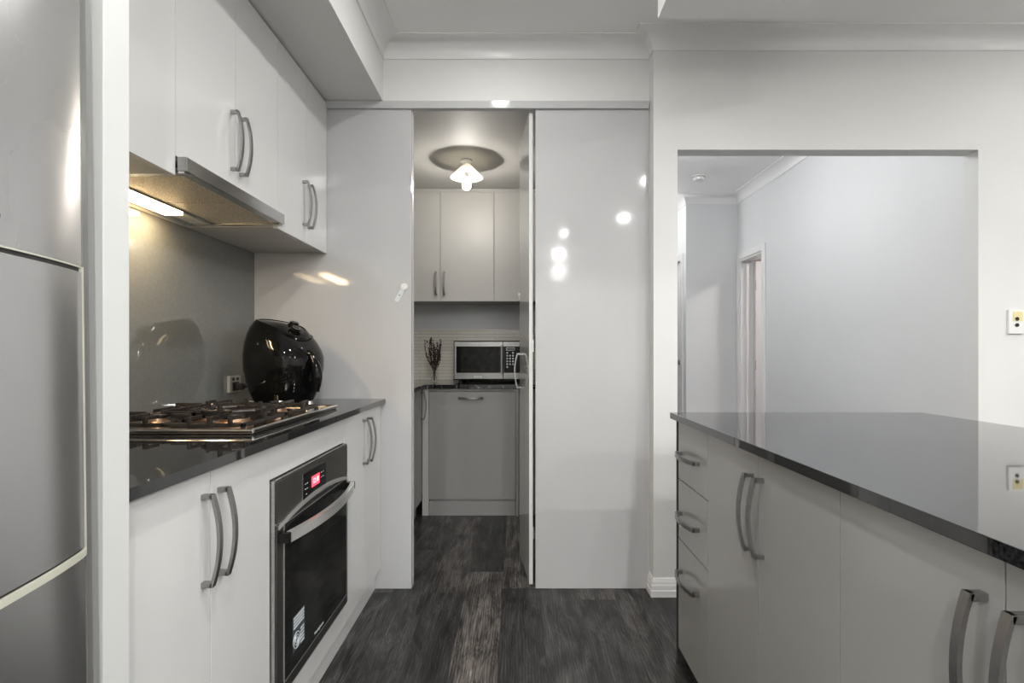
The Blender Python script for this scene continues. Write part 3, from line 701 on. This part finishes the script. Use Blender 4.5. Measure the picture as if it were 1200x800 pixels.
# lid bezel + dials on the sloping top
for dx, dy, rr in ((.074, -.006, .0205), (.024, .036, .0205)):
    base = Vector((fx0+dx-.012, fy0+dy, .9+.330+.002-.26*dx-2.45*max(0, dx)**2))
    nrm = Vector((.26+4.9*max(0, dx), 0, 1)).normalized()
    dd = MB().cyl(base, base+nrm*.014, rr*1.22, n=32, bev=.002).build('dial_base', M['black_gloss'], t)
    dd = MB().cyl(base+nrm*.014, base+nrm*.026, rr, rr*.9, n=32, bev=.002).build('dial', M['black_gloss'], dd)
    o_ = base+nrm*.0265; u_ = Vector((nrm.z, 0, -nrm.x)); v_ = Vector((0, 1, 0))
    MB().tube([o_+(u_*math.cos(a)+v_*math.sin(a))*rr*.72 for a in [2*PI*k/28 for k in range(29)]], .0010, 6).build('dial_ring', M['nickel'], dd)
lid = []
for k in range(49):
    a = 2*PI*k/48; dx, dy = .052+.062*math.cos(a), .012+.088*math.sin(a)
    lid.append((fx0+dx-.012, fy0+dy, .9+.330+.006-.26*dx-2.45*max(0, dx)**2-(.35*max(0, abs(dy)-.05)**2*20)))
MB().tube(lid, .0022, 8).build('lid_bezel', M['black_gloss'], t)
# basket front + handle
mb = MB()
hp = []
for k in range(13):
    f = k/12; zz = .205-.150*f; out = .150+.018*math.sin(PI*min(1, f*1.1)) + (.022*f)
    hp.append((fx0+out+.004, fy0, .9+zz))
mb.tube(hp, [.012+.007*math.sin(PI*k/12)+.003*(k/12) for k in range(13)], 14)
hdl = mb.build('basket_handle', M['black_gloss'], t)
mb = MB(); mb.tube([(fx0+.128, fy0, 1.112), (fx0+.152, fy0, 1.108), (fx0+.156, fy0, 1.103)], [.020, .017, .013], 14); mb.build('handle_mount', M['black_gloss'], t)
pts = []
for a in [R(-52)+R(104)*k/24 for k in range(25)]:
    pts.append((fx0+.1545*math.cos(a), fy0+.150*math.sin(a), .9+.052))
lo_ = [(p[0]+.0005, p[1], p[2]) for p in pts]
up_ = [(fx0+(p[0]-fx0)*1.03, fy0+(p[1]-fy0)*1.03, 1.085) for p in pts]
t.rotation_euler = (0, 0, R(-24))

# power point and cord behind the fryer
t = thing('power_point', 'pale grey double power point on the splashback beside the air fryer', 'power outlet', (-1.2425, 2.31, .98))
MB().box(-1.2428, -1.230, 2.298, 2.392, .945, 1.017, bev=.002).build('wall_plate', M['outlet_grey'], t)
mb = MB(); mb.box(-1.2299, -1.2255, 2.318, 2.370, .952, .990, bev=.002); mb.build('socket_insert', M['black_matt'], t)
for yy in (2.325, 2.36): MB().cyl((-1.2299, yy, 1.003), (-1.227, yy, 1.003), .007, n=14).build('switch', M['black_matt'], t)
fryer = bpy.data.objects['air_fryer']
pl = MB().box(-1.2250, -1.192, 2.328, 2.360, .956, .986, bev=.006).build('plug', M['black_matt'], fryer)
mb = MB(); P = [Vector(p) for p in ((-1.193, 2.344, .971), (-1.170, 2.33, .972), (-1.150, 2.335, .962), (-1.135, 2.34, .93), (-1.13, 2.33, .908), (-1.110, 2.31, .9055))]
mb.tube([P[int(i)].lerp(P[min(int(i)+1, 5)], i-int(i)) for i in [k/4 for k in range(21)]], .0045, 8); cb_ = mb.build('cable', M['black_matt'], fryer)
for o in (pl, cb_): o.data.transform(Matrix.Rotation(R(24), 4, 'Z'))

# ------------------------------------------------------------------ fridge panel + fridge
tag(box('end_panel', M['white_edge'], (-1.249, -.617, .800, .8545, .0005, 2.304), bev=.0015), 'tall white end panel between the fridge and the kitchen run', 'panel')
FB = .0134
t = thing('refrigerator', 'large brushed stainless steel refrigerator at the left edge', 'refrigerator', (-.93+FB, .33, 0))
MB().box(-1.22, -.70, -.125, .785, .02, 1.78, bev=.004).build('cabinet_body', M['oven_grey'], t)
curve = [(-.535, .33), (-.536, .42), (-.541, .50), (-.550, .571), (-.562, .65), (-.573, .70), (-.583, .735), (-.590, .755), (-.595, .7625), (-.604, .7655), (-.69, .7655)]
def dense(c, n=5):
    out = []
    for i in range(len(c)-1):
        p0 = Vector(c[max(i-1, 0)]); p1 = Vector(c[i]); p2 = Vector(c[i+1]); p3 = Vector(c[min(i+2, len(c)-1)])
        if i >= len(c)-3: out.append(tuple(p1)); continue
        for k in range(n):
            f = k/n; out.append(tuple(.5*((2*p1)+(-p0+p2)*f+(2*p0-5*p1+4*p2-p3)*f*f+(-p0+3*p1-3*p2+p3)*f**3)))
    out.append(c[-1]); return out
cv = dense(curve)
HZ0, HZ1 = .842, 1.231
def yoff(c, d_): # offset outline outwards
    return [(x+d_, y) for x, y in c]
full = cv+[(-.69, .33)]
dr = MB().prism(full, .06, 1.775, 'z').build('right_door', M['fridge'], t, rad=40)
# home bar panel on the right door
sub = [p for p in cv if p[1] <= .729 and p[0] > -.60]
sub.append((-.5835, .733))
def skin(c, a, b, z0, z1): return MB().prism([(x+b, y) for x, y in c]+[(x+a, y) for x, y in c[::-1]], z0, z1, 'z')
sk = skin(sub, -.004, .0035, HZ0+.008, HZ1-.008).build('door_in_door_panel', M['fridge'], dr, rad=40)
skin(sub+[(-.5865, .7375)], -.004, .0008, HZ1-.0078, HZ1-.002).build('dark_seal', M['gap'], dr, rad=40)
skin(sub+[(-.5865, .7375)], -.004, .003, HZ1-.0019, HZ1).build('top_seal', M['seal'], dr, rad=40)
skin(sub+[(-.5865, .7375)], -.004, .0010, HZ0+.0045, HZ0+.0079).build('lower_gap', M['gap'], dr, rad=40)
skin(sub+[(-.5865, .7375)], -.004, .005, HZ0-.005, HZ0+.0044).build('lower_trim', M['seal'], dr, rad=40)
MB().prism([(-.5800, .7332), (-.5815, .7385), (-.5895, .7395), (-.5895, .7332)], HZ0-.005, HZ1, 'z').build('side_trim', M['seal'], dr)
skin([p for p in cv if p[1] >= .7385 and p[0] > -.65], -.003, .0008, .0605, 1.7745).build('door_edge', M['edge_grey'], dr, rad=40)
ldp = [(x, .66-y) for x, y in full]
MB().prism(ldp[::-1], .06, 1.775, 'z').build('left_door', M['fridge'], t, rad=40)
MB().box(-.67, -.60, -.10, .76, .012, .052).build('kick_grille', M['black_matt'], t)
t.rotation_euler = (0, R(-.7), 0)

# ------------------------------------------------------------------ island
IX = .580
tag(box('island_benchtop', M['black_stone'], (.558, 1.475, -.60, 1.96, .878, .900), bev=.0012), 'black polished stone top of the kitchen island', 'benchtop')
tag(box('end_panel', M['gap'], (IX-.002, 1.44, 1.932, 1.95, .0005, .877), bev=.001), 'thin end panel closing the far side of the island, coloured black as a shaded seam', 'panel')  # seam shade painted in: the whole panel takes the gap black
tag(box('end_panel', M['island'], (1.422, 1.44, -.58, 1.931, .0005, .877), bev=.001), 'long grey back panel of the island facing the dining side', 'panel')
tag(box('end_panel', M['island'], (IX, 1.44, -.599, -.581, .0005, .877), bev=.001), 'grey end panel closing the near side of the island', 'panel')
tag(box('kickboard', M['gap'], (.635, .65, -.58, 1.930, .0005, .05)), 'dark recessed kickboard under the island drawers', 'kickboard')
def ibody(t, a, b): MB().box(IX+.019, 1.42, a+.0005, b-.0005, .055, .877).build('body', M['gap'], t)
t = thing('drawer_cabinet', 'grey three-drawer island cabinet nearest the hall opening', 'cabinet', (1.0, 1.78, .055)); ibody(t, 1.631, 1.931)
for z0, z1, hz in ((.668, .872, .764), (.456, .665, .552), (.060, .453, .347)):
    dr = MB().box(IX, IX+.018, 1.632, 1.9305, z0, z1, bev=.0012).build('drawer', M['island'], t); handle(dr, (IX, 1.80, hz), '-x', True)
def icab(label, a, m, b):
    t = thing('base_cabinet', label, 'cabinet', (1.0, (a+b)/2, .055), 'gloss door cabinets of the island'); ibody(t, a, b)
    for p, q, h in ((a+.001, m-.001, m-.028), (m+.001, b-.001, m+.028)):
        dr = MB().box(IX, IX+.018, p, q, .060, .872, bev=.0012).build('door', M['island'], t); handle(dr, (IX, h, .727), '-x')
icab('grey two-door island cabinet beside the three drawers', .965, 1.293, 1.631)
icab('grey two-door island cabinet at the right edge, with large handles in view', .312, .638, .965)
icab('grey two-door island cabinet beside the camera at the near end', -.58, -.134, .312)

# ------------------------------------------------------------------ switch plate on the right wall
t = thing('switch_plate', 'white wall switch plate with two dark round buttons right of the opening', 'switch', (2.284, OY0, 1.259))
MB().box(2.249, 2.319, OY0-.013, OY0-.0003, 1.204, 1.314, bev=.003).build('wall_plate', M['white_plastic'], t)
o = MB().box(2.268, 2.312, OY0-.0145, OY0-.0131, 1.262, 1.306, bev=.0005).build('cream_square', M['cream_tint'], t)  # cream square over the plate's upper right part
for z in (1.272, 1.244): MB().cyl((2.284, OY0-.0135, z), (2.284, OY0-.018, z), .0085, n=24, bev=.001).build('button', M['black_matt'], t)

# ------------------------------------------------------------------ pantry fittings
PY = 3.68
def pbase():
    t = thing('benchtop', 'black veined stone pantry benchtop under the microwave', 'benchtop', (-.3, 3.95, .873))
    MB().prism([(-1.249, 2.62), (-.63, 2.62), (-.63, 3.655), (.598, 3.655), (.598, 4.278), (-1.249, 4.278)], .873, .900, 'z').build('slab', M['marble'], t)
    t['label'] = 'black veined stone L-shaped pantry benchtop under the microwave'
pbase()
t = thing('dishwasher_cabinet', 'plain grey pantry cabinet front with one bowed handle under the microwave', 'cabinet', (-.31, 3.9, 0))
MB().box(-.60, -.012, 3.70, 4.27, .0005, .870).build('body', M['carcass'], t)
MB().box(-.605, -.008, PY, PY+.018, .855, .870).build('top_rail', M['pantry_base'], t)
dr = MB().box(-.603, -.012, PY-.002, PY+.016, .112, .850, bev=.001).build('door', M['pantry_base'], t)
handle(dr, (-.317, PY-.002, .808), '-y', True, HM18)
MB().box(-.603, -.012, PY+.004, PY+.018, .0005, .098).build('kickboard', M['pantry_base'], t)
t = tag(box('filler_panel', M['pantry_lam'], (-.65, -.606, PY-.001, PY+.018, .0005, .870)), 'narrow light grey corner filler panel left of the microwave cabinet', 'panel')
t = tag(box('filler_panel', M['pantry_base'], (-.009, .010, PY-.016, PY+.018, .0005, .870)), 'slim grey upright panel at the right end of the microwave cabinet', 'panel')
t = thing('base_cabinet', 'grey pantry base cabinet behind the open door', 'cabinet', (.3, 3.9, 0))
MB().box(.012, .598, 3.70, 4.27, .0005, .870).build('body', M['carcass'], t)
dr = MB().box(.013, .598, PY, PY+.018, .112, .868, bev=.001).build('door', M['pantry_base'], t); handle(dr, (.06, PY, .76), '-y')
t = thing('base_cabinet', 'shadowed grey pantry cabinet along the left wall under the stone top', 'cabinet', (-.95, 3.15, 0))
MB().box(-1.249, -.669, 2.62, 3.67, .10, .870).build('body', M['carcass'], t)
for a, b, h in ((2.63, 3.14, 3.11), (3.142, 3.66, 3.62)):
    dr = MB().box(-.668, -.651, a, b, .112, .868, bev=.001).build('door', M['pantry_base'], t); handle(dr, (-.651, h, .76), '+x')
MB().box(-.70, -.69, 2.62, 3.67, .0005, .098).build('kickboard', M['pantry_base'], t)
# uppers
UY = 3.93
def pupper(label, xs, hs):
    t = thing('wall_cabinet', label, 'cabinet', ((xs[0]+xs[-1])/2, 4.1, 1.493), 'pantry wall cabinets')
    MB().box(xs[0]+.0005, xs[-1]-.0005, UY+.019, 4.279, 1.497, 2.318).build('body', M['carcass'], t)
    for a, b, h in zip(xs, xs[1:], hs):
        dr = MB().box(a+.0015, b-.0015, UY, UY+.018, 1.493, 2.292, bev=.0012).build('door', M['pantry_lam'], t)
        if h is not None: handle(dr, (h, UY, 1.625), '-y', False, HM18)
    MB().box(xs[0]+.0005, xs[-1]-.0005, UY+.004, UY+.018, 2.295, 2.318).build('top_filler', M['pantry_lam'], t)
pupper('light grey pantry wall cabinet with paired handles above the dried twigs', [-.96, -.5625, -.169], [-.5925, -.5325])
pupper('light grey pantry wall cabinet right of the paired handles, above the microwave keypad', [-.169, .225, .598], [.19, None])
pupper('light grey pantry corner wall cabinet by the left wall', [-1.249, -.96], [None])
tag(box('tile_splashback', M['tile'], (-1.249, .598, 4.270, 4.2795, .9005, 1.30)), 'cream narrow-tiled splashback behind the microwave and twigs', 'splashback')

# microwave
mx0, mx1, my, mz0, mz1 = -.463, .060, 3.915, .918, 1.205
t = thing('microwave', 'black and silver microwave oven on the pantry benchtop', 'microwave', (-.2, 4.05, .9))
MB().box(mx0, mx1, my, 4.255, mz0, mz1, bev=.004).build('body', M['black_matt'], t)
for x in (mx0+.05, mx1-.05):
    for y in (my+.05, 4.2): MB().cyl((x, y, .9005), (x, y, .920), .016, n=14).build('foot', M['black_matt'], t)
X1 = -.102   # door / control split
dr = MB().box(mx0+.006, X1-.001, my-.020, my-.0005, mz0+.008, mz1-.010, bev=.003).build('door', M['mw_steel'], t)
MB().box(mx0+.022, X1-.016, my-.0225, my-.0195, mz0+.053, mz1-.042).build('door_glass', M['mw_glass'], dr)
MB().box(mx0+.055, X1-.050, my-.0235, my-.0225, mz0+.058, mz1-.048).build('door_window', M['mw_window'], dr)
MB().cyl((X1-.008, my-.026, mz0+.045), (X1-.008, my-.026, mz1-.035), .005, n=14).build('door_pull', M['chrome'], dr)
cp = MB().box(X1+.001, mx1-.004, my-.020, my-.0005, mz0+.008, mz1-.010, bev=.003).build('control_panel', M['mw_steel'], t)
kp = MB().box(X1+.004, mx1-.008, my-.0225, my-.0195, mz0+.053, mz1-.042).build('keypad_panel', M['mw_glass'], cp)
MB().box(X1+.022, X1+.085, my-.0232, my-.0224, mz1-.072, mz1-.050).build('display_frame', M['nickel'], kp)
MB().box(X1+.025, X1+.082, my-.0236, my-.0231, mz1-.069, mz1-.053).build('display', M['black_glass'], kp)
for r_ in range(6):
    for c_ in range(3):
        if r_ == 0 and c_ == 1: continue
        if r_ == 5 and c_ != 0: continue
        cx = X1+.030+.021*c_; cz = mz1-.089-.0205*r_
        MB().lathe([(.0072, 0), (.0065, -.002), (0, -.0022)], (cx, my-.0226, cz), 16, axis='y').build('key', M['print_white'], kp)
mb = MB(); mb.box(-.312, -.256, my-.0216, my-.0204, mz0+.016, mz0+.031, bev=.0004); lp = mb.build('logo_plate', M['print_white'], dr)
text('brand_text', 'Breville', .013, M['print_dark'], lp, frame_mtx((-.284, my-.0219, mz0+.0235), (1, 0, 0), (0, 0, 1)), .0002)

# vase and twigs
vx, vy = -.622, 4.03
t = thing('vase', 'small clear glass bottle vase beside the microwave', 'vase', (vx, vy, .9))
MB().lathe([(0, .0005), (.019, .0005), (.021, .004), (.021, .028), (.016, .042), (.011, .052), (.0105, .062), (.014, .072), (.0125, .072), (.009, .062), (.0095, .052), (.0145, .041), (.019, .028), (.019, .006), (0, .005)], (vx, vy, .9), 28, close=True).build('bottle', M['glass'], t, rad=60)
t = thing('dried_twigs', 'bunch of dark dried budding twigs standing in the glass vase', 'dried flowers', (vx, vy, .906))
tw = MB(); bd = MB(); random.seed(5)
for i in range(30):
    a = 2*PI*random.random(); sp = random.uniform(.015, .075); h = random.uniform(.19, .325)
    end = Vector((vx+sp*math.cos(a), vy+.7*sp*math.sin(a), .906+h)); st = Vector((vx+.003*math.cos(a), vy+.003*math.sin(a), .908)); nk = Vector((vx+.006*math.cos(a), vy+.006*math.sin(a), .972))
    pts = [st, nk]
    for k in range(1, 7):
        f = k/6; p = nk.lerp(end, f); p.x += .006*math.sin(f*5+i)+.3*sp*math.cos(a)*math.sin(PI*f)*.6; pts.append(p)
    tw.tube(pts, [.0012]*len(pts), 5)
    for k in range(24):
        f = .25+.75*random.random(); q = nk.lerp(end, f); q.x += .006*math.sin(f*5+i)+.3*sp*math.cos(a)*math.sin(PI*f)*.6
        dv = Vector((random.uniform(-1, 1), random.uniform(-1, 1), random.uniform(.3, 1.6))).normalized()
        L_ = random.uniform(.006, .014)
        bd.tube([q, q+dv*L_*.5, q+dv*L_], [.0008, .0042, .001], 5)
tw.build('stems', M['twig'], t); bd.build('buds', M['bud'], t)
